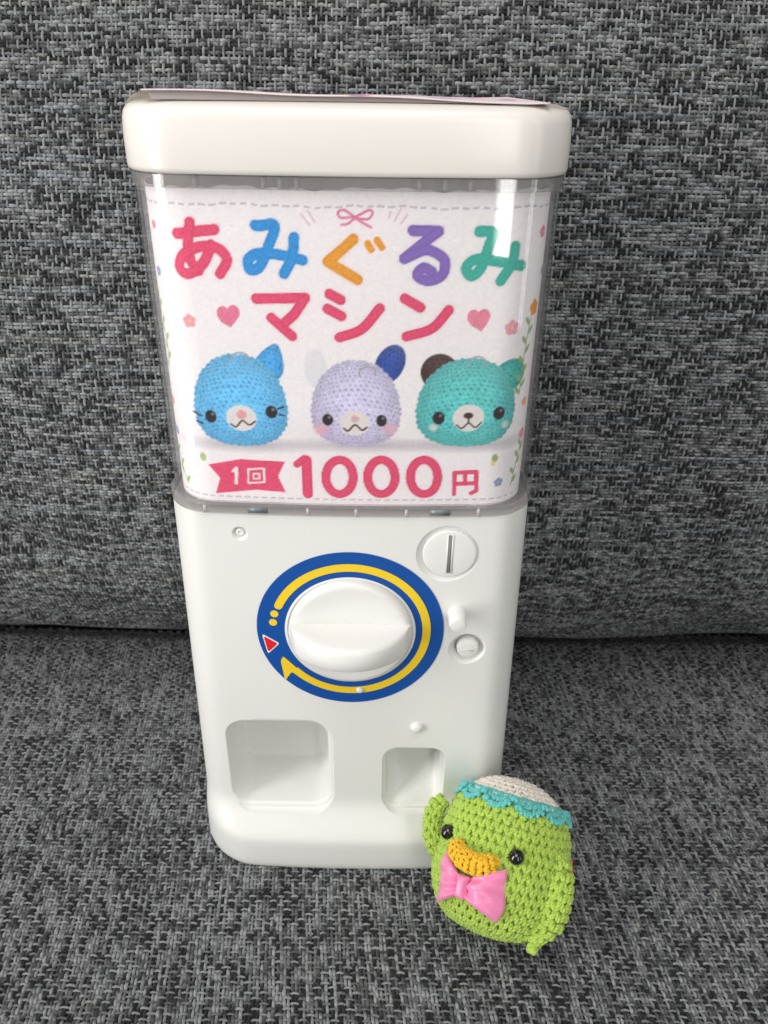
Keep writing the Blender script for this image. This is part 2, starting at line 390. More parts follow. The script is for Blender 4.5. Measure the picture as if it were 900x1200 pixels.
def roundpoly(P, k=.14):
    P = np.asarray(P, float); out = []; n = len(P)
    for i in range(n):
        a, b, c = P[i-1], P[i], P[(i+1) % n]
        for t in np.linspace(0, 1, 5):
            p0 = b+(a-b)*k; p1 = b+(c-b)*k; out.append((1-t)**2*p0+2*t*(1-t)*b+t*t*p1)
    return np.array(out)
build('arrow_head', *flat(roundpoly([polar(-.735, -.36), polar(-.575, -.535), polar(-.60, -.60), polar(-.655, -.575), polar(-.73, -.70), polar(-.765, -.42)], .16), .066), M['yellow'], label, 30)
for u, v in ((-.80, .213), (-.82, .10)):
    x, z = polar(u, v); tt = np.linspace(0, 2*math.pi, 24, endpoint=False)
    build('yellow_dot', *flat(np.c_[x+.21*np.cos(tt), z+.21*np.sin(tt)], .06), M['yellow'], label, 30)
T = np.array([polar(-.95, -.06), polar(-.765, -.18), polar(-.90, -.33)]); cen = T.mean(0)
ptr = build('pointer_triangle', *flat(roundpoly(T), .055), M['white_ink'], label, 30)
build('red_triangle', *flat(roundpoly(cen+(T-cen)*.80), .075), M['red'], ptr, 30)
# --- dial: seat ring, dish, grip
build('dial_collar', *lathe_y(0, ZC, [(3.42, .0), (3.42, .08), (3.37, .10), (3.30, .10), (3.28, .0)], 0.06, 72, cap1=False), M['body'], mach, 30)
dial = build('dial', *lathe_y(0, ZC, [(3.22, -.1), (3.22, .22), (3.16, .34), (3.04, .42), (2.88, .44), (2.4, .36), (1.6, .28), (.8, .25), (.1, .24)], 0.06, 72), M['knob'], mach, 30)
def grip():
    n = 41; x = np.linspace(-3.08, 3.08, n); R = []
    zt, zb = .66, -.72
    prof = [(zt, -.5), (zt+.05, .62), (zt+.04, .84), (zt-.04, .95), (zt-.2, 1.0), ((zt+zb)/2, 1.015), (zb+.2, 1.0), (zb+.05, .94), (zb-.05, .8), (zb-.06, -.5)]
    for z, k in prof:
        arch = 2.45*np.sqrt(np.maximum(0, 1-(x/3.12)**2))**1.15
        yy = 0.06-.2-(arch*k if k > 0 else -.1*np.ones(n))
        R.append(np.c_[x, yy, ZC+z+0*x])
    V = np.vstack(R); F = []
    for a in range(len(R)-1):
        for i in range(n-1): F.append((a*n+i, a*n+i+1, (a+1)*n+i+1, (a+1)*n+i))
    return V, F
build('grip', *grip(), M['knob'], dial, 50)
build('index_dot', *lathe_y(.5, 13.32, [(.2, 0), (.2, .06), (.15, .12), (.05, .15)], float(fy(.5))-.03, 20), M['knob'], mach, 40)
# --- coin plate, slot, peg, reset button, studs
cy = float(fy(4.95))
coin = build('coin_plate', *lathe_y(4.95, 22.08, [(1.33, -.2), (1.33, -.02), (1.29, .02), (1.2, .04), (.4, .05), (.05, .05)], cy, 64), M['knob'], mach, 30)
build('coin_slot', *[v for v in loft([front(rrect(4.87, 5.03, 21.0, 23.2, .07, 4), cy-.058), front(rrect(4.87, 5.03, 21.0, 23.2, .07, 4), cy-.03)], True, False)], M['dark'], coin, None)
build('slot_edge', *merge([boxv(4.80, 4.865, cy-.085, cy-.03, 20.98, 23.22), boxv(5.035, 5.10, cy-.085, cy-.03, 20.98, 23.22)]), M['knob'], coin, None)
build('peg', *lathe_y(5.5, 18.45, [(.48, -.1), (.46, .5), (.44, .95), (.38, 1.05), (.2, 1.09), (.04, 1.09)], float(fy(5.5)), 32), M['knob'], mach, 40)
ry = float(fy(6.25))
btn = build('return_button', *lathe_y(6.25, 16.08, [(.58, -.48), (.58, -.05), (.54, .05), (.44, .09), (.05, .10)], ry, 40), M['knob'], mach, 40)
build('button_slit', *boxv(5.95, 6.55, ry-.125, ry-.06, 16.03, 16.10), M['collar'], btn, None)
build('screw', *lathe_y(-5.36, 23.09, [(.22, -.22), (.21, -.12), (.17, -.08), (.09, -.08), (.07, -.12)], float(fy(5.36)), 24), M['knob'], mach, 40)
build('stud', *lathe_y(3.69, 10.49, [(.36, -.05), (.34, .12), (.26, .22), (.12, .27), (.02, .28)], float(fy(3.69)), 28), M['knob'], mach, 60)

# ------------------------------------------------------------------ printed cards
PRINT=[
('ear', '#46a9e6', '#1763a8', (-3.37, 31.7), 0.6, 0.86, -20),
('ear', '#2c4fa5', '#132a66', (1.85, 31.67), 0.63, 0.93, -25),
('ear', '#4a2a2c', '#2a1517', (4.03, 31.33), 0.83, 0.83, 0),
('ear', '#3db4ac', '#157c7f', (7.29, 31.13), 0.84, 0.73, 10),
('ell', '#f0eef2', (-1.4, 31.44), 0.5, 0.9, 0.5, 0.1),
('stroke', '#ee4f78', 0.446, [(-6.9, 36.95), (-5.33, 37.16)], 0),
('stroke', '#ee4f78', 0.446, [(-6.3, 37.42), (-6.46, 36.66), (-6.43, 35.93), (-6.14, 35.51)], 1),
('stroke', '#ee4f78', 0.446, [(-5.5, 36.56), (-5.94, 35.78), (-6.61, 35.37), (-6.96, 35.64), (-6.69, 36.15), (-5.98, 36.47), (-5.27, 36.43), (-4.91, 35.97), (-5.24, 35.41)], 1),
('stroke', '#2f9be6', 0.446, [(-3.64, 37.32), (-2.88, 37.35), (-3.17, 36.53), (-3.57, 35.74), (-3.97, 35.59), (-4.02, 35.99), (-3.54, 36.26), (-2.67, 36.21), (-1.79, 36.03)], 1),
('stroke', '#2f9be6', 0.446, [(-2.1, 36.91), (-2.22, 36.13), (-2.58, 35.47)], 1),
('stroke', '#f5a52e', 0.446, [(0.29, 36.85), (-0.76, 35.99), (0.45, 35.27)], 0),
('stroke', '#f5a52e', 0.298, [(0.87, 36.71), (1.01, 36.48)], 0),
('stroke', '#f5a52e', 0.298, [(1.25, 36.83), (1.44, 36.57)], 0),
('stroke', '#8d70c4', 0.446, [(2.69, 37.22), (3.72, 37.25)], 0),
('stroke', '#8d70c4', 0.446, [(3.72, 37.25), (2.37, 36.13)], 0),
('stroke', '#8d70c4', 0.446, [(2.37, 36.13), (3.26, 36.49), (3.98, 36.15), (3.97, 35.54), (3.4, 35.26), (2.92, 35.47), (3.15, 35.78), (3.51, 35.64)], 1),
('stroke', '#3fb9a6', 0.446, [(5.37, 37.21), (5.91, 37.19), (5.79, 36.63), (5.53, 35.78), (5.16, 35.46), (4.92, 35.78), (5.23, 36.1), (5.89, 36.1), (7.3, 35.83)], 1),
('stroke', '#3fb9a6', 0.446, [(6.9, 36.62), (6.84, 35.99), (6.4, 35.25)], 1),
('stroke', '#ee4f78', 0.446, [(-3.81, 34.42), (-1.75, 34.5)], 0),
('stroke', '#ee4f78', 0.446, [(-1.75, 34.5), (-2.22, 33.81), (-2.76, 33.33)], 0),
('stroke', '#ee4f78', 0.446, [(-3.21, 33.63), (-2.36, 32.86)], 0),
('stroke', '#ee4f78', 0.446, [(-0.72, 34.68), (-0.26, 34.44)], 0),
('stroke', '#ee4f78', 0.446, [(-0.81, 34.06), (-0.24, 33.76)], 0),
('stroke', '#ee4f78', 0.446, [(-0.33, 32.84), (0.63, 33.22), (1.38, 34.1)], 1),
('stroke', '#ee4f78', 0.446, [(2.43, 34.52), (3.09, 34.15)], 0),
('stroke', '#ee4f78', 0.446, [(2.54, 32.91), (3.61, 33.26), (4.3, 34.05)], 1),
('stroke', '#e87aa5', 0.097, [(0.36, 37.67), (-0.09, 37.98), (-0.31, 37.91), (-0.18, 37.69), (0.36, 37.67)], 1),
('stroke', '#e87aa5', 0.097, [(0.36, 37.67), (0.87, 37.96), (1.07, 37.87), (0.87, 37.64), (0.36, 37.67)], 1),
('stroke', '#e87aa5', 0.097, [(0.33, 37.62), (0.07, 37.44), (-0.18, 37.43)], 1),
('stroke', '#e87aa5', 0.097, [(0.4, 37.62), (0.75, 37.46), (1.01, 37.32)], 1),
('stroke', '#ecc9d4', 0.074, [(-1.79, 37.8), (-1.46, 37.43)], 0),
('stroke', '#ecc9d4', 0.074, [(-1.5, 37.96), (-1.24, 37.55)], 0),
('stroke', '#ecc9d4', 0.074, [(2.19, 38.01), (1.94, 37.59)], 0),
('stroke', '#ecc9d4', 0.074, [(2.45, 37.8), (2.2, 37.46)], 0),
('stroke', '#ecc9d4', 0.074, [(1.78, 37.94), (1.72, 37.71)], 0),
('ell', '#ef7f9f', (-5.27, 33.77), 0.271, 0.312, 0, 0.03),
('ell', '#ef7f9f', (-4.82, 33.82), 0.271, 0.312, 0, 0.03),
('poly', '#ef7f9f', [(-5.53, 33.69), (-4.59, 33.79), (-4.7, 33.5), (-4.99, 33.16), (-5.41, 33.41)]),
('ell', '#f08ca6', (5.37, 33.76), 0.272, 0.313, 0, 0.03),
('ell', '#f08ca6', (5.81, 33.79), 0.272, 0.313, 0, 0.03),
('poly', '#f08ca6', [(5.12, 33.69), (6.05, 33.76), (5.98, 33.46), (5.75, 33.13), (5.29, 33.39)]),
('ell', '#f4a9b2', (-6.62, 33.46), 0.135, 0.135, 0, 0.03),
('ell', '#f4a9b2', (-6.79, 33.56), 0.135, 0.135, 0, 0.03),
('ell', '#f4a9b2', (-6.95, 33.43), 0.135, 0.135, 0, 0.03),
('ell', '#f4a9b2', (-6.87, 33.24), 0.135, 0.135, 0, 0.03),
('ell', '#f4a9b2', (-6.67, 33.26), 0.135, 0.135, 0, 0.03),
('ell', '#f7d080', (-6.78, 33.39), 0.065, 0.065, 0, 0.03),
('ell', '#f4a9b8', (7.28, 33.34), 0.153, 0.153, 0, 0.03),
('ell', '#f4a9b8', (7.08, 33.45), 0.153, 0.153, 0, 0.03),
('ell', '#f4a9b8', (6.91, 33.3), 0.153, 0.153, 0, 0.03),
('ell', '#f4a9b8', (7.0, 33.09), 0.153, 0.153, 0, 0.03),
('ell', '#f4a9b8', (7.23, 33.11), 0.153, 0.153, 0, 0.03),
('ell', '#f7d080', (7.1, 33.26), 0.073, 0.073, 0, 0.03),
('head', '#6cc3f2', '#2277b8', (-4.87, 29.83), 2.12, 2.19),
('head', '#d6d0ec', '#8680ab', (0.35, 29.8), 1.99, 2.05),
('head', '#62cbc9', '#1b8286', (5.37, 29.85), 2.29, 2.1),
('ell', '#e9b8cc', (-1.25, 28.57), 0.309, 0.259, 0, 0.2),
('ell', '#e9b8cc', (1.9, 28.61), 0.309, 0.259, 0, 0.2),
('ell', '#cfe0dc', (3.88, 28.7), 0.193, 0.173, 0, 0.12),
('ell', '#cfe0dc', (7.22, 28.77), 0.193, 0.173, 0, 0.12),
('ell', '#231a1e', (-6.27, 29.04), 0.269, 0.307, 0, 0.03),
('ell', '#231a1e', (-3.47, 29.35), 0.268, 0.307, 0, 0.03),
('ell', '#231a1e', (-0.93, 29.04), 0.25, 0.286, 0, 0.03),
('ell', '#231a1e', (1.51, 29.03), 0.25, 0.286, 0, 0.03),
('ell', '#231a1e', (4.1, 29.16), 0.281, 0.32, 0, 0.03),
('ell', '#231a1e', (6.86, 29.36), 0.28, 0.32, 0, 0.03),
('ell', '#8a8288', (-6.18, 29.16), 0.061, 0.069, 0, 0.03),
('ell', '#8a8288', (-3.39, 29.47), 0.061, 0.069, 0, 0.03),
('ell', '#8a8288', (-0.85, 29.16), 0.058, 0.065, 0, 0.03),
('ell', '#8a8288', (1.58, 29.15), 0.058, 0.065, 0, 0.03),
('ell', '#8a8288', (4.17, 29.28), 0.061, 0.069, 0, 0.03),
('ell', '#8a8288', (6.93, 29.48), 0.061, 0.069, 0, 0.03),
('ell', '#f0e9e6', (-4.86, 29.01), 0.71, 0.63, 0, 0.03),
('ell', '#f0e9e6', (0.31, 28.89), 0.69, 0.59, 0, 0.03),
('ell', '#f0e9e6', (5.46, 29.15), 0.72, 0.65, 0, 0.03),
('ell', '#f3a9ae', (-4.84, 29.18), 0.23, 0.215, 0, 0.08),
('ell', '#e3b8bd', (0.31, 29.1), 0.192, 0.172, 0, 0.08),
('stroke', '#5a3226', 0.089, [(-5.36, 28.7), (-5.13, 28.58), (-4.83, 28.89), (-4.53, 28.69), (-4.24, 28.87)], 1),
('stroke', '#5a3226', 0.096, [(-0.2, 28.63), (-0.01, 28.51), (0.31, 28.81), (0.62, 28.56), (0.85, 28.69)], 1),
('stroke', '#5a3226', 0.082, [(4.93, 28.82), (5.18, 28.65), (5.48, 28.9), (5.8, 28.69), (6.06, 28.93)], 1),
('stroke', '#5a3226', 0.082, [(5.46, 29.19), (5.48, 28.9)], 0),
('ell', '#4a2d25', (5.45, 29.27), 0.23, 0.155, 0, 0.03),
('stroke', '#1a2440', 0.089, [(-7.08, 29.21), (-6.71, 29.05)], 0),
('stroke', '#1a2440', 0.089, [(-6.96, 28.77), (-6.67, 28.68)], 0),
('stroke', '#1a2440', 0.089, [(-3.15, 29.52), (-2.91, 29.61)], 0),
('stroke', '#1a2440', 0.089, [(-3.09, 29.23), (-2.9, 29.2)], 0),
('stroke', '#a9a9ae', 0.067, [(-5.1, 31.65), (-5.0, 31.96), (-4.69, 32.08), (-4.4, 31.98), (-4.38, 31.71)], 1),
('stroke', '#a9a9ae', 0.067, [(0.51, 31.12), (0.58, 31.43), (0.88, 31.55), (1.18, 31.44), (1.22, 31.16)], 1),
('stroke', '#a9a9ae', 0.067, [(5.33, 31.6), (5.39, 31.91), (5.68, 32.02), (5.99, 31.9), (6.05, 31.63)], 1),
('poly', '#ee4f78', [(-6.64, 26.6), (-5.06, 26.95), (-2.98, 26.89), (-3.34, 26.12), (-3.02, 25.27), (-4.45, 25.35), (-6.42, 25.07), (-6.13, 25.91)]),
('stroke', '#fbf3f4', 0.16, [(-5.31, 26.45), (-5.37, 25.68)], 0),
('stroke', '#fbf3f4', 0.12, [(-5.48, 26.3), (-5.3, 26.49)], 0),
('stroke', '#fbf3f4', 0.088, [(-4.74, 26.43), (-4.0, 26.5), (-4.01, 25.78), (-4.79, 25.7), (-4.74, 26.43)], 0),
('stroke', '#fbf3f4', 0.08, [(-4.51, 26.21), (-4.23, 26.22), (-4.24, 25.95), (-4.53, 25.94), (-4.51, 26.21)], 0),
('stroke', '#ee4f78', 0.48, [(-1.97, 27.01), (-1.96, 25.21)], 0),
('stroke', '#ee4f78', 0.36, [(-2.42, 26.77), (-2.05, 27.09)], 0),
('stroke', '#ee4f78', 0.44, [(0.21, 26.16), (0.16, 25.82), (0.02, 25.52), (-0.2, 25.32), (-0.45, 25.24), (-0.7, 25.31), (-0.9, 25.5), (-1.04, 25.79), (-1.08, 26.14), (-1.02, 26.48), (-0.88, 26.77), (-0.66, 26.97), (-0.42, 27.04), (-0.18, 26.98), (0.03, 26.79), (0.16, 26.5), (0.21, 26.16)], 1),
('stroke', '#ee4f78', 0.44, [(2.18, 26.18), (2.14, 25.83), (2.0, 25.54), (1.79, 25.34), (1.55, 25.27), (1.3, 25.33), (1.08, 25.53), (0.94, 25.83), (0.89, 26.17), (0.94, 26.51), (1.08, 26.8), (1.28, 27.0), (1.53, 27.07), (1.77, 27.0), (1.98, 26.81), (2.12, 26.52), (2.18, 26.18)], 1),
('stroke', '#ee4f78', 0.44, [(4.2, 26.18), (4.16, 25.83), (4.04, 25.53), (3.83, 25.34), (3.58, 25.27), (3.33, 25.34), (3.11, 25.54), (2.96, 25.84), (2.9, 26.18), (2.94, 26.52), (3.07, 26.81), (3.27, 27.0), (3.52, 27.07), (3.76, 27.0), (3.98, 26.81), (4.13, 26.52), (4.2, 26.18)], 1),
('stroke', '#ee4f78', 0.224, [(4.99, 26.39), (5.02, 25.25)], 0),
('stroke', '#ee4f78', 0.224, [(4.99, 26.39), (6.01, 26.42)], 0),
('stroke', '#ee4f78', 0.224, [(6.01, 26.42), (6.08, 25.42), (5.84, 25.29)], 0),
('stroke', '#ee4f78', 0.224, [(5.48, 26.39), (5.52, 25.8)], 0),
('stroke', '#ee4f78', 0.224, [(5.03, 25.8), (6.05, 25.83)], 0),
('ell', '#ef8fa0', (8.59, 37.15), 0.114, 0.114, 0, 0.03),
('ell', '#ef8fa0', (8.45, 37.23), 0.114, 0.114, 0, 0.03),
('ell', '#ef8fa0', (8.32, 37.12), 0.114, 0.114, 0, 0.03),
('ell', '#ef8fa0', (8.39, 36.97), 0.114, 0.114, 0, 0.03),
('ell', '#ef8fa0', (8.55, 36.98), 0.114, 0.114, 0, 0.03),
('ell', '#f7d080', (8.46, 37.09), 0.054, 0.054, 0, 0.03),
('ell', '#b9a5da', (9.11, 35.49), 0.099, 0.099, 0, 0.03),
('ell', '#b9a5da', (8.98, 35.56), 0.099, 0.099, 0, 0.03),
('ell', '#b9a5da', (8.87, 35.47), 0.099, 0.099, 0, 0.03),
('ell', '#b9a5da', (8.93, 35.33), 0.099, 0.099, 0, 0.03),
('ell', '#b9a5da', (9.07, 35.35), 0.099, 0.099, 0, 0.03),
('ell', '#f7d080', (8.99, 35.44), 0.047, 0.047, 0, 0.03),
('ell', '#f3a13c', (8.62, 34.03), 0.168, 0.168, 0, 0.03),
('ell', '#f3a13c', (8.4, 34.16), 0.168, 0.168, 0, 0.03),
('ell', '#f3a13c', (8.21, 34.0), 0.168, 0.168, 0, 0.03),
('ell', '#f3a13c', (8.31, 33.77), 0.168, 0.168, 0, 0.03),
('ell', '#f3a13c', (8.56, 33.79), 0.168, 0.168, 0, 0.03),
('ell', '#e07f2a', (8.42, 33.95), 0.08, 0.08, 0, 0.03),
('ell', '#f6b36a', (8.53, 29.67), 0.105, 0.105, 0, 0.03),
('ell', '#f6b36a', (8.4, 29.75), 0.105, 0.105, 0, 0.03),
('ell', '#f6b36a', (8.28, 29.65), 0.105, 0.105, 0, 0.03),
('ell', '#f6b36a', (8.34, 29.51), 0.105, 0.105, 0, 0.03),
('ell', '#f6b36a', (8.5, 29.52), 0.105, 0.105, 0, 0.03),
('ell', '#f7d080', (8.41, 29.62), 0.05, 0.05, 0, 0.03),
('ell', '#f093a5', (8.65, 28.06), 0.125, 0.125, 0, 0.03),
('ell', '#f093a5', (8.5, 28.16), 0.125, 0.125, 0, 0.03),
('ell', '#f093a5', (8.36, 28.04), 0.125, 0.125, 0, 0.03),
('ell', '#f093a5', (8.43, 27.87), 0.125, 0.125, 0, 0.03),
('ell', '#f093a5', (8.61, 27.88), 0.125, 0.125, 0, 0.03),
('ell', '#f7d080', (8.51, 28.0), 0.06, 0.06, 0, 0.03),
('ell', '#8fa3d0', (7.28, 25.85), 0.109, 0.109, 0, 0.03),
('ell', '#8fa3d0', (7.14, 25.94), 0.109, 0.109, 0, 0.03),
('ell', '#8fa3d0', (7.02, 25.83), 0.109, 0.109, 0, 0.03),
('ell', '#8fa3d0', (7.08, 25.68), 0.109, 0.109, 0, 0.03),
('ell', '#8fa3d0', (7.24, 25.7), 0.109, 0.109, 0, 0.03),
('ell', '#f7d080', (7.15, 25.8), 0.052, 0.052, 0, 0.03),
('stroke', '#9dbb78', 0.067, [(8.2, 33.55), (8.02, 32.33), (7.93, 30.97), (7.89, 30.09)], 1),
('ell', '#9dbb78', (8.0, 33.43), 0.1, 0.23, 38, 0.04),
('ell', '#9dbb78', (8.28, 33.02), 0.1, 0.23, -38, 0.04),
('ell', '#9dbb78', (7.88, 32.61), 0.1, 0.23, 38, 0.04),
('ell', '#9dbb78', (8.17, 32.18), 0.1, 0.23, -38, 0.04),
('ell', '#9dbb78', (7.8, 31.73), 0.1, 0.23, 38, 0.04),
('ell', '#9dbb78', (8.12, 31.28), 0.1, 0.23, -38, 0.04),
('ell', '#9dbb78', (7.75, 30.9), 0.1, 0.23, 38, 0.04),
('ell', '#9dbb78', (8.08, 30.61), 0.1, 0.23, -38, 0.04),
('ell', '#9dbb78', (7.73, 30.32), 0.1, 0.23, 38, 0.04),
('stroke', '#9dbb78', 0.072, [(8.61, 27.61), (8.31, 26.83), (7.96, 25.44)], 1),
('ell', '#9dbb78', (8.39, 27.56), 0.1, 0.23, 38, 0.04),
('ell', '#9dbb78', (8.63, 27.3), 0.1, 0.23, -38, 0.04),
('ell', '#9dbb78', (8.19, 27.04), 0.1, 0.23, 38, 0.04),
('ell', '#9dbb78', (8.42, 26.68), 0.1, 0.23, -38, 0.04),
('ell', '#9dbb78', (7.96, 26.21), 0.1, 0.23, 38, 0.04),
('ell', '#9dbb78', (8.19, 25.75), 0.1, 0.23, -38, 0.04),
('ell', '#9dbb78', (6.85, 27.1), 0.156, 0.219, 0, 0.03),
('ell', '#f6d98a', (6.79, 26.84), 0.118, 0.132, 0, 0.03),
('ell', '#ef8fa0', (-8.18, 37.24), 0.081, 0.081, 0, 0.03),
('ell', '#ef8fa0', (-8.28, 37.3), 0.081, 0.081, 0, 0.03),
('ell', '#ef8fa0', (-8.37, 37.22), 0.081, 0.081, 0, 0.03),
('ell', '#ef8fa0', (-8.32, 37.11), 0.081, 0.081, 0, 0.03),
('ell', '#ef8fa0', (-8.2, 37.12), 0.081, 0.081, 0, 0.03),
('ell', '#f7d080', (-8.27, 37.2), 0.039, 0.039, 0, 0.03),
('ell', '#9fa3da', (-8.25, 35.34), 0.099, 0.099, 0, 0.03),
('ell', '#9fa3da', (-8.38, 35.41), 0.099, 0.099, 0, 0.03),
('ell', '#9fa3da', (-8.49, 35.32), 0.099, 0.099, 0, 0.03),
('ell', '#9fa3da', (-8.43, 35.18), 0.099, 0.099, 0, 0.03),
('ell', '#9fa3da', (-8.29, 35.2), 0.099, 0.099, 0, 0.03),
('ell', '#f7d080', (-8.37, 35.29), 0.047, 0.047, 0, 0.03),
('ell', '#ef9fa0', (-8.61, 29.41), 0.105, 0.105, 0, 0.03),
('ell', '#ef9fa0', (-8.74, 29.49), 0.105, 0.105, 0, 0.03),
('ell', '#ef9fa0', (-8.86, 29.39), 0.105, 0.105, 0, 0.03),
('ell', '#ef9fa0', (-8.8, 29.25), 0.105, 0.105, 0, 0.03),
('ell', '#ef9fa0', (-8.64, 29.26), 0.105, 0.105, 0, 0.03),
('ell', '#f7d080', (-8.73, 29.36), 0.05, 0.05, 0, 0.03),
('ell', '#8f9fd0', (-8.51, 27.93), 0.107, 0.107, 0, 0.03),
('ell', '#8f9fd0', (-8.64, 28.01), 0.107, 0.107, 0, 0.03),
('ell', '#8f9fd0', (-8.76, 27.91), 0.107, 0.107, 0, 0.03),
('ell', '#8f9fd0', (-8.7, 27.76), 0.107, 0.107, 0, 0.03),
('ell', '#8f9fd0', (-8.54, 27.78), 0.107, 0.107, 0, 0.03),
('ell', '#f7d080', (-8.63, 27.88), 0.051, 0.051, 0, 0.03),
('stroke', '#a9c585', 0.067, [(-8.83, 34.37), (-8.8, 33.26), (-8.44, 32.2), (-8.6, 30.88)], 1),
('ell', '#a9c585', (-8.99, 34.27), 0.1, 0.23, 38, 0.04),
('ell', '#a9c585', (-8.65, 33.89), 0.1, 0.23, -38, 0.04),
('ell', '#a9c585', (-8.97, 33.52), 0.1, 0.23, 38, 0.04),
('ell', '#a9c585', (-8.57, 33.16), 0.1, 0.23, -38, 0.04),
('ell', '#a9c585', (-8.79, 32.81), 0.1, 0.23, 38, 0.04),
('ell', '#a9c585', (-8.33, 32.46), 0.1, 0.23, -38, 0.04),
('ell', '#a9c585', (-8.64, 32.06), 0.1, 0.23, 38, 0.04),
('ell', '#a9c585', (-8.35, 31.62), 0.1, 0.23, -38, 0.04),
('ell', '#a9c585', (-8.74, 31.18), 0.1, 0.23, 38, 0.04),
('stroke', '#a9c585', 0.072, [(-8.98, 27.35), (-8.66, 26.44), (-8.06, 25.25)], 1),
('ell', '#a9c585', (-9.1, 27.28), 0.1, 0.23, 38, 0.04),
('ell', '#a9c585', (-8.65, 26.98), 0.1, 0.23, -38, 0.04),
('ell', '#a9c585', (-8.88, 26.67), 0.1, 0.23, 38, 0.04),
('ell', '#a9c585', (-8.39, 26.32), 0.1, 0.23, -38, 0.04),
('ell', '#a9c585', (-8.53, 25.92), 0.1, 0.23, 38, 0.04),
('ell', '#a9c585', (-7.99, 25.53), 0.1, 0.23, -38, 0.04),
('ell', '#b5cb8f', (-6.86, 26.98), 0.156, 0.219, 0, 0.03)]

def card_curve():
    P = outline(8.45, .35, 12, 2.0, 2., .4, nf=160, nc=40, ns=30)
    k0 = int(np.argmin(P[:160, 0]**2)); Q = np.roll(P, -k0, axis=0)
    d = np.r_[0, np.cumsum(np.hypot(*np.diff(np.r_[Q, Q[:1]], axis=0).T))]; L = d[-1]
    s = d[:-1].copy(); s = np.where(s > L/2, s-L, s); o = np.argsort(s); s, Q = s[o], Q[o]
    m = np.abs(s) < 2; s = s-np.interp(0, Q[m][:, 0], s[m]); return s, Q
CSs, CQ = card_curve()
class Canvas:
    def __init__(s, X, Y, paper): s.X, s.Y = X, Y; s.C = np.tile(lin(paper), X.shape+(1,)).astype(float)
    def put(s, d, color, soft=.035):
        a = np.clip(.5-d/soft, 0, 1)[..., None]; s.C = s.C*(1-a)+(lin(color) if isinstance(color, str) else color)*a
    def seg(s, pts):
        D = np.full(s.X.shape, 9.)
        for (ax, ay), (bx, by) in zip(pts[:-1], pts[1:]):
            m = (s.X > min(ax, bx)-.8) & (s.X < max(ax, bx)+.8) & (s.Y > min(ay, by)-.8) & (s.Y < max(ay, by)+.8)
            x, y = s.X[m], s.Y[m]; ex, ey = bx-ax, by-ay; L = ex*ex+ey*ey+1e-9
            t = np.clip(((x-ax)*ex+(y-ay)*ey)/L, 0, 1); D[m] = np.minimum(D[m], np.hypot(x-ax-t*ex, y-ay-t*ey))
        return D
    def ell(s, c, rx, ry, rot=0):
        a = math.radians(rot); dx, dy = s.X-c[0], s.Y-c[1]
        u = (dx*math.cos(a)+dy*math.sin(a))/rx; v = (-dx*math.sin(a)+dy*math.cos(a))/ry
        q = np.hypot(u, v); return (q-1)*min(rx, ry), u, v
    def poly(s, P):
        ins = np.zeros(s.X.shape, bool); n = len(P)
        for i in range(n):
            (ax, ay), (bx, by) = P[i], P[(i+1) % n]
            c = ((ay > s.Y) != (by > s.Y)) & (s.X < (bx-ax)*(s.Y-ay)/(by-ay+1e-12)+ax); ins ^= c
        d = s.seg(list(P)+[P[0]]); return np.where(ins, -d, d)
    def yarn(s, d, u, v, ry, base, dark, soft=.05):
        vv = np.clip(v+.16*u*u-.05, -.98, .98); rows = np.arcsin(vv)*ry/.235; k = np.floor(rows)
        xx = np.arcsin(np.clip(u/np.sqrt(1.06-vv*vv), -1, 1))*ry/.30+.5*(k % 2)+.15*np.sin(k*3.1)
        fx, fv = xx-np.floor(xx)-.5, rows-k-.5
        rnd = np.mod(np.sin(np.floor(xx)*12.99+k*78.23)*437.5, 1); rn2 = np.mod(np.sin(np.floor(xx)*39.3+k*11.13)*917.5, 1)
        hole = np.exp(-(((fx+.25*(rnd-.5)+.35*fv)/.23)**2+((fv+.25*(rn2-.5))/.27)**2))*(.45+.6*rnd)
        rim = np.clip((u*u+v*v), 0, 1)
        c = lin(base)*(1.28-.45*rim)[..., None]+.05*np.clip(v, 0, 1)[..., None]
        c = c*(1-.9*hole[..., None])+lin(dark)*.9*hole[..., None]
        c = c*(1+.16*np.cos(fv*2*math.pi)*0+.10*np.sin(xx*12.+rows*4)+.16*(rn2-.5))[..., None]
        a = np.clip(.5-d/soft, 0, 1)[..., None]; s.C = s.C*(1-a)+c*a
ns_, nt_ = 430, 300
sv = np.linspace(-13.2, 13.2, ns_); tv = np.linspace(24.62, 38.75, nt_)
X, Y = np.meshgrid(sv, tv)
cv = Canvas(X, Y, '#fffafb')
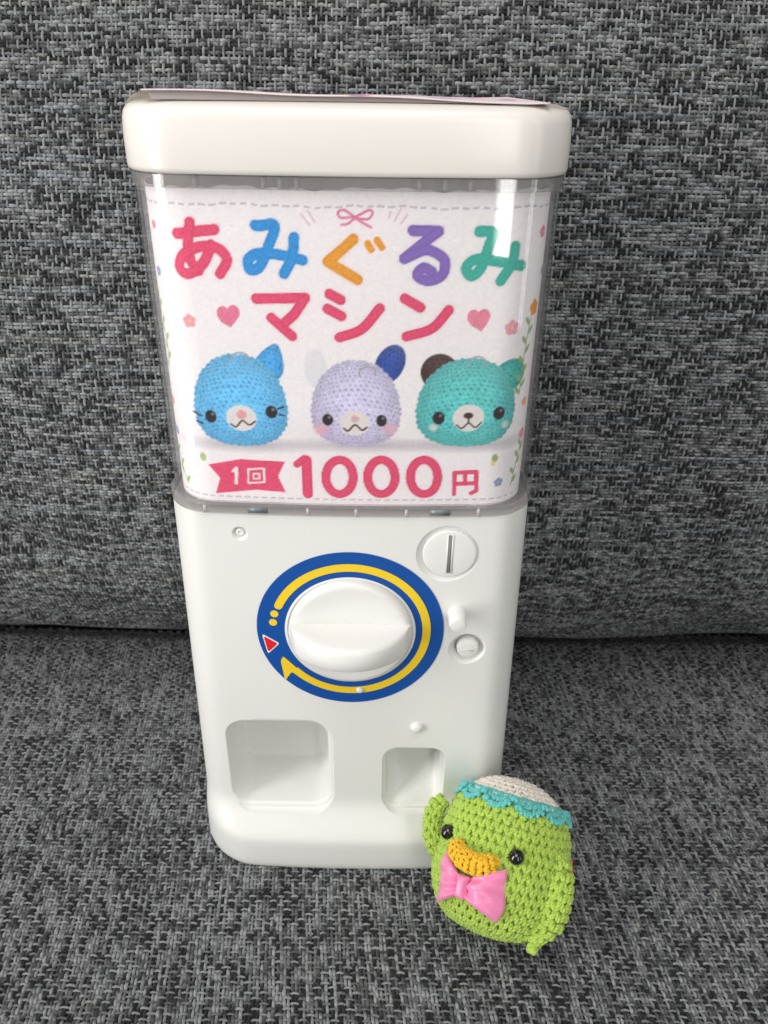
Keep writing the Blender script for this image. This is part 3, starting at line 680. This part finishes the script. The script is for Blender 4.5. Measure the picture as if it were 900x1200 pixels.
# floor shadow of the three heads, printed into the paper colour, and printed seams of the card
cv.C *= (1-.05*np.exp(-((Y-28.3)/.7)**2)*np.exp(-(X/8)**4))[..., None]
for yy in (38.1, 24.95):
    dash = (np.mod(X, .42) < .28)
    cv.put(np.where(dash, np.abs(Y-yy)-.035, 1.), '#c9c0cc', .05)
for op in PRINT:
    k = op[0]
    if k == 'stroke':
        pts = catmull(op[3], 8) if op[4] and len(op[3]) > 2 else np.array(op[3], float)
        D = cv.seg([tuple(p) for p in pts])
        if op[2] > .3:
            cv.put(D-op[2]/2-.10, '#faf3f6', .08)
    if k == 'ell' or k == 'poly': pass
for op in PRINT:
    k = op[0]
    if k == 'stroke':
        pts = catmull(op[3], 8) if op[4] and len(op[3]) > 2 else np.array(op[3], float)
        D = cv.seg([tuple(p) for p in pts]); cv.put(D-op[2]/2, op[1])
        if op[2] > .3: cv.put(np.abs(D-op[2]/2+.07)-.014, lin(op[1])*.80, .05)
    elif k == 'ell':
        d, u, v = cv.ell(op[2], op[3], op[4], op[5]); cv.put(d, op[1], max(op[6], .04))
    elif k == 'poly': cv.put(cv.poly(op[2]), op[1])
    elif k == 'head':
        d, u, v = cv.ell(op[3], op[4], op[5]); u = u/(1.0-.10*v); v = v+.06*u*u
        q = (np.abs(u)**2.3+np.abs(v)**2.3)**(1/2.3); d = (q-1)*min(op[4], op[5])+.025*np.sin(np.arctan2(v, u)*46)+.015*np.sin(np.arctan2(v, u)*17)
        d2, _, _ = cv.ell((op[3][0]+.2, op[3][1]-op[5]*.97), op[4]*.9, .22); cv.put(d2, '#b9b0b8', .5)  # soft shadow printed below each head
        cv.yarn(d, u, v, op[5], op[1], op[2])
    elif k == 'ear':
        d, u, v = cv.ell(op[3], op[4], op[5], op[6])
        if op[6] == -20: u = u/(1.02-.45*np.clip(v, -1, 1)); d = (np.hypot(u, v)-1)*min(op[4], op[5])
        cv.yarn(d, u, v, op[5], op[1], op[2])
ink = np.clip((cv.C.max(-1)-cv.C.min(-1))*1.6, 0, 1)
cv.C *= (1+.022*rng.standard_normal(X.shape)+.075*ink*rng.standard_normal(X.shape))[..., None]
px_, py_ = np.interp(sv, CSs, CQ[:, 0]), np.interp(sv, CSs, CQ[:, 1])
wave = .05*np.sin(sv*1.1)+.03*np.sin(sv*2.7+1)
top = (tv-24.62)/(38.75-24.62)
VX = np.broadcast_to(px_, X.shape); VY = np.broadcast_to(py_, X.shape)
ZZ = Y+(top[:, None]**8)*(wave+.03*np.sin(sv*6.1))[None, :]
V = np.stack([VX, VY, ZZ], -1).reshape(-1, 3)
idx = np.arange(ns_*nt_).reshape(nt_, ns_)
F = np.stack([idx[:-1, :-1], idx[:-1, 1:], idx[1:, 1:], idx[1:, :-1]], -1).reshape(-1, 4)
cardo = thing('display_card', (0, .4, 24.62), 'white printed cloth card with pink lettering and three crocheted heads inside the clear case', 'display card')
build('printed_sheet', V, F, M['print'], cardo, None, {'print': cv.C.reshape(-1, 3)})

# sheet lying loose on the lid
na, nb = 120, 70
xa, yb_ = np.linspace(-7.6, 7.7, na), np.linspace(.45, 12.4, nb)
X, Y = np.meshgrid(xa, yb_); cv = Canvas(X, Y, '#f3dfe6')
for k in range(70):
    c = (rng.uniform(-7, 7), rng.uniform(.5, 12)); cv.put(cv.ell(c, rng.uniform(.2, .6), rng.uniform(.2, .7), rng.uniform(0, 180))[0], ['#e87aa5', '#8d70c4', '#3fb9a6', '#f5a52e', '#a9c08a', '#e8486f'][k % 6], .08)
lift = lambda x, y: 41.80+.30*np.clip((6.8-x)/14, 0, 1)**.8*np.exp(-((y-.45)/9)**2)+.03*np.sin(x*.9)
Zt = lift(X, Y); r = .9
top_ = np.stack([X, Y+.10*np.abs(X/7.6)**6, Zt], -1).reshape(-1, 3)
idx = np.arange(na*nb).reshape(nb, na); Fq = np.stack([idx[:-1, :-1], idx[:-1, 1:], idx[1:, 1:], idx[1:, :-1]], -1).reshape(-1, 4)
bot = top_-np.array([0, 0, .05]); edge = np.r_[idx[0, :], idx[1:, -1], idx[-1, -2::-1], idx[-2:0:-1, 0]]
e2 = np.roll(edge, -1); Fe = np.stack([edge, edge+na*nb, e2+na*nb, e2], -1)
to = thing('top_sheet', (0, .5, 41.78), 'thin printed paper sheet lying curled on top of the white lid', 'paper sheet')
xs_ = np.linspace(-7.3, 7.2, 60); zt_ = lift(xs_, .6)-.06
gap_v = np.vstack([np.c_[xs_, .62+0*xs_, 41.752+0*xs_], np.c_[xs_, .62+0*xs_, zt_], np.c_[xs_, 3+0*xs_, lift(xs_, 3.)-.06]])
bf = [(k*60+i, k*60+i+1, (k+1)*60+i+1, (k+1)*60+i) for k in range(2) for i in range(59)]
for sg in (-1, 1):
    R_ = []
    for t in np.linspace(0, 1, 9):
        x = sg*(7.2+1.62*t); yy = np.linspace(.75+1.6*t**2.5, 11.5, 20); z0 = lift(np.full(20, sg*7.2), yy)-.02
        R_.append(np.c_[np.full(20, x), yy, z0*(1-t**1.8)+(41.50)*t**1.8])
    Vf, Ff = loft(R_, False, False, False); build('clear_flap', Vf, Ff, M['film'], to, None)
build('gap_shade_strip', gap_v, bf, M['gap_shade'], to, None)  # added strip, its colour stands in for the shaded gap below the sheet
build('printed_paper', np.vstack([top_, bot]), np.vstack([Fq, Fq[:, ::-1]+na*nb, Fe]), M['print'], to, None, {'print': np.vstack([cv.C.reshape(-1, 3), np.tile(lin('#cfc4c2'), (na*nb, 1))])})

# ------------------------------------------------------------------ crocheted toy
KC = np.array([8.58, -3.74, 4.32])
KF, KL, KU = np.array([-.5391, -.4741, .6962]), np.array([.8019, -.5417, .252]), np.array([.2577, .6941, .6722])
KF /= np.linalg.norm(KF); KU = KU-KF*(KU@KF); KU /= np.linalg.norm(KU); KL = np.cross(KU, KF)
def kw(P): P = np.asarray(P, float)*.96; return KC+P[..., 0:1]*KL+P[..., 1:2]*(-KF)+P[..., 2:3]*KU     # toy frame: x right, -y face, z up
# one yarn lobe, slightly twisted
def lobe_template(na=6, nl=6):
    V, F = [], []
    for i in range(nl):
        t = -1+2*(i+.5)/nl; rr = (1-abs(t)**2.6)**.5
        for k in range(na):
            a = 2*math.pi*k/na
            g = 1.0
            V.append((rr*g*math.cos(a), rr*g*math.sin(a), t))
    n = len(V); V += [(0, 0, -1), (0, 0, 1)]
    for i in range(nl-1):
        for k in range(na): F.append((i*na+k, i*na+(k+1) % na, (i+1)*na+(k+1) % na, (i+1)*na+k))
    for k in range(na):
        F.append((n, (k+1) % na, k, k)); F.append((n+1, (nl-1)*na+k, (nl-1)*na+(k+1) % na, (nl-1)*na+(k+1) % na))
    return np.array(V), F
LV, LF = lobe_template(); LFq = np.array([f for f in LF if len(set(f)) == 4]); LFt = np.array([list(dict.fromkeys(f)) for f in LF if len(set(f)) == 3])
def lobes(cent, ax, nor, length, rad, seed=1):
    """stacked yarn lobes: centre, long axis, outward normal -> verts, tris"""
    r = np.random.default_rng(seed); cent, ax, nor = map(np.asarray, (cent, ax, nor)); K = len(cent)
    ax = ax/np.linalg.norm(ax, axis=1)[:, None]; sd = np.cross(nor, ax); sd /= np.linalg.norm(sd, axis=1)[:, None]; no = np.cross(ax, sd)
    L = length*(1+.16*(r.random(K)-.5)); R = rad*(1+.22*(r.random(K)-.5))
    arch = .22*(1-LV[:, 2]**2); parts = []
    for ph in (0., math.pi*.67, math.pi*1.33):      # three thin plies wound round each other
        tw = LV[:, 2]*2.3+ph; env = np.sqrt(np.maximum(.02, 1-np.abs(LV[:, 2])**2.6))
        ox, oy = .47*np.cos(tw)*env, .47*np.sin(tw)*env
        parts.append(cent[:, None]+LV[None, :, 2:3]*(ax*L[:, None])[:, None]+(LV[None, :, 0:1]*.60+ox[None, :, None])*(sd*R[:, None])[:, None]+(LV[None, :, 1:2]*.60+oy[None, :, None]+arch[None, :, None])*(no*R[:, None]*.95)[:, None])
    V = np.concatenate(parts, 0); K = 3*K
    m = len(LV); tri = np.vstack([LFq[:, [0, 1, 2]], LFq[:, [0, 2, 3]], LFt])
    return V.reshape(-1, 3), (tri[None]+(np.arange(K)*m)[:, None, None]).reshape(-1, 3)
def vstitch(P, E, T, N, wd, ht, rad, seed=1):
    """V stitches: P base points, E sideways, T upward along the work, N outward"""
    r = np.random.default_rng(seed+50); j = (r.random((len(P), 3))-.5)*.05
    P = P+j; wd = np.broadcast_to(wd, len(P))[:, None]
    c1, c2 = P-E*wd*.25+N*.02, P+E*wd*.25+N*.02
    a1, a2 = T*ht-E*wd*.42, T*ht+E*wd*.42
    L = np.sqrt(ht**2+.17*np.mean(wd)**2)*.62
    return lobes(np.vstack([c1, c2]), np.vstack([a1, a2]), np.vstack([N, N]), L, rad, seed)
def revolve_stitches(profile, row, sw, rad, seed, s0=.15, s1=.99, ripple=None):
    P = catmull(profile, 12); d = np.r_[0, np.cumsum(np.hypot(*np.diff(P, axis=0).T))]
    tan = np.gradient(P, d, axis=0); tan /= np.linalg.norm(tan, axis=1)[:, None]
    Ps, Es, Ts, Ns, Ws = [], [], [], [], []; ph = 0
    for s in np.arange(d[-1]*s0, d[-1]*s1, row):
        r, h = np.interp(s, d, P[:, 0]), np.interp(s, d, P[:, 1]); tr, th = np.interp(s, d, tan[:, 0]), np.interp(s, d, tan[:, 1])
        n = max(6, int(round(2*math.pi*r/sw))); ph += .5*2*math.pi/n+.02
        a = ph+np.arange(n)*2*math.pi/n
        e = np.c_[np.cos(a), -np.sin(a)]           # outward in (x,-y): a measured from +x toward face
        Ps.append(np.c_[r*np.cos(a), -r*np.sin(a), np.full(n, h)]); Es.append(np.c_[-np.sin(a), -np.cos(a), 0*a])
        Ts.append(np.c_[tr*np.cos(a), -tr*np.sin(a), np.full(n, th)]); Ns.append(np.c_[th*np.cos(a), -th*np.sin(a), np.full(n, -tr)])
        Ws.append(np.full(n, 2*math.pi*r/n))
    return vstitch(np.vstack(Ps), np.vstack(Es), np.vstack(Ts), np.vstack(Ns), np.concatenate(Ws), row, rad, seed)
def revolve(profile, n=48, k=1.):
    P = catmull(profile, 6); a = np.linspace(0, 2*math.pi, n, endpoint=False)
    return loft([np.c_[max(r, .01)*k*np.cos(a), max(r, .01)*k*np.sin(a), np.full(n, h*k)] for r, h in P])
def tris(F): return [t for f in F for t in [(f[0], f[i], f[i+1]) for i in range(1, len(f)-1)]]
toy = thing('crochet_toy', (8.5, -4.4, 0), 'green crocheted kappa toy with pink bow tie leaning beside the machine base', 'toy')
BP = [(a*.885, b*1.03) for a, b in [(0, -3.75), (1.7, -3.7), (3.0, -3.25), (3.85, -2.3), (4.2, -1.0), (4.2, .3), (4.05, 1.4), (3.75, 2.3), (3.3, 3.0), (2.2, 3.5), (0, 3.7)]]
def radius_at(h): P = catmull(BP, 12); return float(np.interp(h, P[:, 1], P[:, 0]))
def at(az, h, out=0):
    r = radius_at(h)+out; a = math.radians(az); return np.array([r*math.sin(a), -r*math.cos(a), h])
def normal_at(az, h):
    e = .15; t = (radius_at(h+e)-radius_at(h-e))/(2*e); a = math.radians(az); n = np.array([math.sin(a), -math.cos(a), -t]); return n/np.linalg.norm(n)
V1, F1 = revolve_stitches(BP, .53, .50, .160, 11, .06, .93)
V2, F2 = revolve(BP, 64, .982); F2 = np.array(tris(F2))
body_k = build('body', kw(np.vstack([V1, V2])), np.vstack([F1, F2+len(V1)]), M['green'], toy, None)
def tube(path, rads, row, sw, rad, seed, mat_, name, parent, squash=1.):
    Q = catmull(path, 14); d = np.r_[0, np.cumsum(np.linalg.norm(np.diff(Q, axis=0), axis=1))]
    R = np.interp(d/d[-1], np.linspace(0, 1, len(rads)), rads)
    T = np.gradient(Q, d, axis=0); T /= np.linalg.norm(T, axis=1)[:, None]
    up = np.array([.13, -1, .21]); Ps, Es, Ts, Ns, Ws = [], [], [], [], []; ph = 0
    def fr(i_s):
        q = np.array([np.interp(i_s, d, Q[:, k]) for k in range(3)]); t = np.array([np.interp(i_s, d, T[:, k]) for k in range(3)]); t /= np.linalg.norm(t)
        e = np.cross(up, t); e /= np.linalg.norm(e); return q, t, e, np.cross(t, e), np.interp(i_s, d, R)
    core = []
    for s in np.linspace(0, d[-1], 14):
        q, t, e, f, r = fr(s); a = np.linspace(0, 2*math.pi, 16, endpoint=False)
        core.append(q+.88*r*(np.cos(a)[:, None]*e+np.sin(a)[:, None]*f*squash))
    for s in np.arange(row*.3, d[-1], row):
        q, t, e, f, r = fr(s); n = max(5, int(round(2*math.pi*r/sw))); ph += math.pi/n
        a = ph+np.arange(n)*2*math.pi/n; c_, s_ = np.cos(a)[:, None], np.sin(a)[:, None]
        N = c_*e+s_*f/squash; N /= np.linalg.norm(N, axis=1)[:, None]
        Ps.append(q+r*(c_*e+s_*f*squash)); Ns.append(N); Ts.append(np.tile(t, (n, 1))); Es.append(np.cross(np.tile(t, (n, 1)), N)); Ws.append(np.full(n, 2*math.pi*r/n))
    V1, F1 = vstitch(np.vstack(Ps), np.vstack(Es), np.vstack(Ts), np.vstack(Ns), np.concatenate(Ws), row, rad, seed)
    V2, F2 = loft(core); F2 = np.array(tris(F2))
    return build(name, kw(np.vstack([V1, V2])), np.vstack([F1, F2+len(V1)]), mat_, parent, None)
# arms: one raised, one hanging
tube([np.array([-2.9, -1.9, -.75]), np.array([-3.15, -2.35, -.4]), np.array([-3.5, -2.5, .25]), np.array([-3.66, -2.5, 1.0]), np.array([-3.66, -2.46, 1.65]), np.array([-3.42, -2.33, 2.1])], [.34, .38, .40, .40, .42, .30], .40, .44, .15, 21, M['green'], 'arm', toy)
tube([at(80, 1.0, -.3), at(80, .27, .22), at(80, -1.1, .36), at(80, -2.2, .5), np.array([3.32, -.60, -3.0]), np.array([3.2, -.67, -3.5]), np.array([3.15, -.72, -3.85])], [.4, .56, .60, .60, .46, .30, .1], .46, .48, .165, 22, M['green'], 'arm', toy)
# eyes
def sphere(c, r, n=24, m=14):
    R = []
    for i in range(1, m):
        p = math.pi*i/m; a = np.linspace(0, 2*math.pi, n, endpoint=False)
        R.append(np.c_[c[0]+r*math.sin(p)*np.cos(a), c[1]+r*math.sin(p)*np.sin(a), np.full(n, c[2]-r*math.cos(p))])
    return loft(R)
for az, h in ((-32, .66), (35, .62)):
    V, F = sphere(at(az, h, .20), .43); build('eye', kw(V), F, M['eye'], toy, 80)
# beak
tube([at(-16, .14, -.05), at(-14, .12, .3), at(-7, -.18, .5), at(3, -.32, .6), at(11, -.28, .5), at(17, -.06, .3), at(18, .0, -.05)], [.25, .42, .43, .46, .46, .40, .25], .28, .30, .11, 23, M['gold'], 'beak', toy, squash=.8)
# cap: cream dome and turquoise frill
DP = [(2.7, 3.36), (2.3, 3.72), (1.75, 4.05), (1.1, 4.28), (.5, 4.38), (0, 4.40)]
V1, F1 = revolve_stitches(DP, .40, .40, .135, 31, .0, .97); V2, F2 = revolve(DP, 48, .985); F2 = np.array(tris(F2))
cap = build('cap', kw(np.vstack([V1, V2])), np.vstack([F1, F2+len(V1)]), M['cream'], toy, None)
Ps, Es, Ts, Ns = [], [], [], []
for rowi, (dr, dh) in enumerate(((0, 0), (.26, -.20), (.50, -.46))):
    n = 66; a = np.arange(n)*2*math.pi/n+.05*rowi
    sc_ = np.abs(np.sin(a*5.5))**.8; r = 2.66+dr*(1.0+.35*sc_); h = 3.46+dh*(.05+1.25*sc_)+.07*np.sin(a*11)*rowi*.5
    Ps.append(np.c_[r*np.cos(a), -r*np.sin(a), h]); Es.append(np.c_[-np.sin(a), -np.cos(a), 0*a])
    t = np.c_[.72*np.cos(a), -.72*np.sin(a), np.full(n, -.69)]; Ts.append(t); Ns.append(np.c_[.69*np.cos(a), -.69*np.sin(a), np.full(n, .72)])
V1, F1 = vstitch(np.vstack(Ps), np.vstack(Es), np.vstack(Ts), np.vstack(Ns), .30, .36, .135, 33)
V2, F2 = loft([np.c_[r*np.cos(np.linspace(0, 6.2832, 120, endpoint=False)), -r*np.sin(np.linspace(0, 6.2832, 120, endpoint=False)), h+0*np.linspace(0, 1, 120)-k*np.abs(np.sin(np.linspace(0, 6.2832, 120, endpoint=False)*5.5))] for r, h, k in ((2.5, 3.42, 0), (2.88, 3.36, .12), (3.2, 3.26, .42), (2.9, 3.22, .2))], False, False)
F2 = np.array(tris(F2)); build('frill', kw(np.vstack([V1, V2])), np.vstack([F1, F2+len(V1)]), M['aqua'], cap, None)
# shell on the back
V1, F1 = [], []
SPf = [(2.3, .0), (2.0, .3), (1.4, .5), (.7, .6), (0, .62)]
V1, F1 = revolve_stitches(SPf, .55, .58, .19, 41, 0, .97); V2, F2 = revolve(SPf, 40, .97); V = np.vstack([V1, V2]); F = np.vstack([F1, np.array(tris(F2))+len(V1)])
ang = math.radians(162); nb_ = np.array([math.sin(ang), -math.cos(ang), 0.]); ex = np.array([-nb_[1], nb_[0], 0])
V = at(162, -.2, -.35)+V[:, 0:1]*ex+V[:, 1:2]*np.array([0, 0, 1.])+V[:, 2:3]*nb_
build('shell', kw(V), F, M['shell'], toy, None)
# bow tie
kc = at(0, -1.62, .42); n0 = normal_at(0, -1.0); n0 = n0/np.linalg.norm(n0)
bx = np.array([1., 0, .02]); bx = bx-n0*(bx@n0); bx /= np.linalg.norm(bx); bz = np.cross(bx, n0); bz = -bz if bz[2] < 0 else bz
bow = None
def loop(sgn, length, h1, droop, back, seed):
    nu, nv = 22, 25; V = []; rr = np.random.default_rng(seed); ph = rr.random(3)*6
    for layer in (1, -1):
        for u in np.linspace(0, 1, nu):
            for v in np.linspace(-1, 1, nv):
                hh = (.42+(h1-.42)*u**.75)
                puff = (1-v*v)**.5*(1-(2*u-1.02)**2*.8)*.52*(1-.5*math.exp(-((v-.15-.2*u)/.22)**2)) if layer > 0 else -.10*(1-v*v)
                pleat = .19*(1-u)**1.0*math.cos(v*6+ph[0])+.11*u*math.sin(v*3.4+ph[1]+u*2.5)+.05*math.sin(v*8+u*5+ph[2])
                edge = -.10*u*v*v+.04*math.sin(v*4+ph[2])*u
                x = sgn*(.28+length*u*(1+edge)); z = hh*v+droop*u
                V.append(kc+bx*x+bz*z+n0*(puff+(pleat if layer > 0 else pleat*.5)-back*u*u+.05*layer))
    F = []; N = nu*nv
    for L in range(2):
        for i in range(nu-1):
            for j in range(nv-1):
                q = (L*N+i*nv+j, L*N+(i+1)*nv+j, L*N+(i+1)*nv+j+1, L*N+i*nv+j+1); F.append(q if L == 0 else q[::-1])
    b = [i*nv for i in range(nu)]+[(nu-1)*nv+j for j in range(1, nv)]+[i*nv+nv-1 for i in range(nu-2, -1, -1)]
    for p, q in zip(b[:-1], b[1:]): F.append((p, q, N+q, N+p))
    return np.array(V), F
V, F = [], []
nk = 24; R = []
for u in np.linspace(-1, 1, 13):
    a = np.linspace(0, 2*math.pi, nk, endpoint=False)
    wv = .36*(1-.18*(1-u*u)); R.append(kc+n0*.16+bx*(np.cos(a)*wv)[:, None]+n0*(np.sin(a)*.40*(1-u**4*.35)+.03*np.cos(a*6))[:, None]+bz*(u*.56+0*a)[:, None])
V, F = loft(R)
bow = build('bow_tie', kw(V), F, M['satin'], toy, 60)
V, F = loop(-1, 1.6, 1.42, -.05, .75, 4); build('ribbon_loop', kw(V), F, M['satin'], bow, 70)
V, F = loop(1, 1.85, 1.36, .05, .75, 9); build('ribbon_loop', kw(V), F, M['satin'], bow, 70)

# loose fibres standing off the yarn
def fuzz(obj, n, seed, ln=.34):
    r = np.random.default_rng(seed); me = obj.data; nv = len(me.vertices)
    co = np.empty(nv*3, np.float32); me.vertices.foreach_get('co', co); co = co.reshape(-1, 3)/S+ORG[obj.name]
    no = np.empty(nv*3, np.float32); me.vertices.foreach_get('normal', no); no = no.reshape(-1, 3)
    k = r.integers(0, nv, n); p, d = co[k], no[k]+(r.random((n, 3))-.5)*1.5; d /= np.linalg.norm(d, axis=1)[:, None]
    e = np.cross(d, r.random((n, 3))-.5); e /= np.linalg.norm(e, axis=1)[:, None]; L = ln*(.4+r.random((n, 1))); bend = (r.random((n, 3))-.5)*.3
    w0 = .011
    V = np.stack([p-e*w0, p+e*w0, p+d*L*.5+e*w0*.8+bend*.25, p+d*L*.5-e*w0*.8+bend*.25, p+d*L+bend], 1).reshape(-1, 3)
    b = (np.arange(n)*5)[:, None]; F = np.vstack([b+[0, 1, 2], b+[0, 2, 3], b+[3, 2, 4]])
    o = build('fibre_fuzz', V, F, me.materials[0], obj, None); o['kind'] = 'stuff'
fuzz(body_k, 2600, 3)
fuzz(cap, 500, 4, .22)
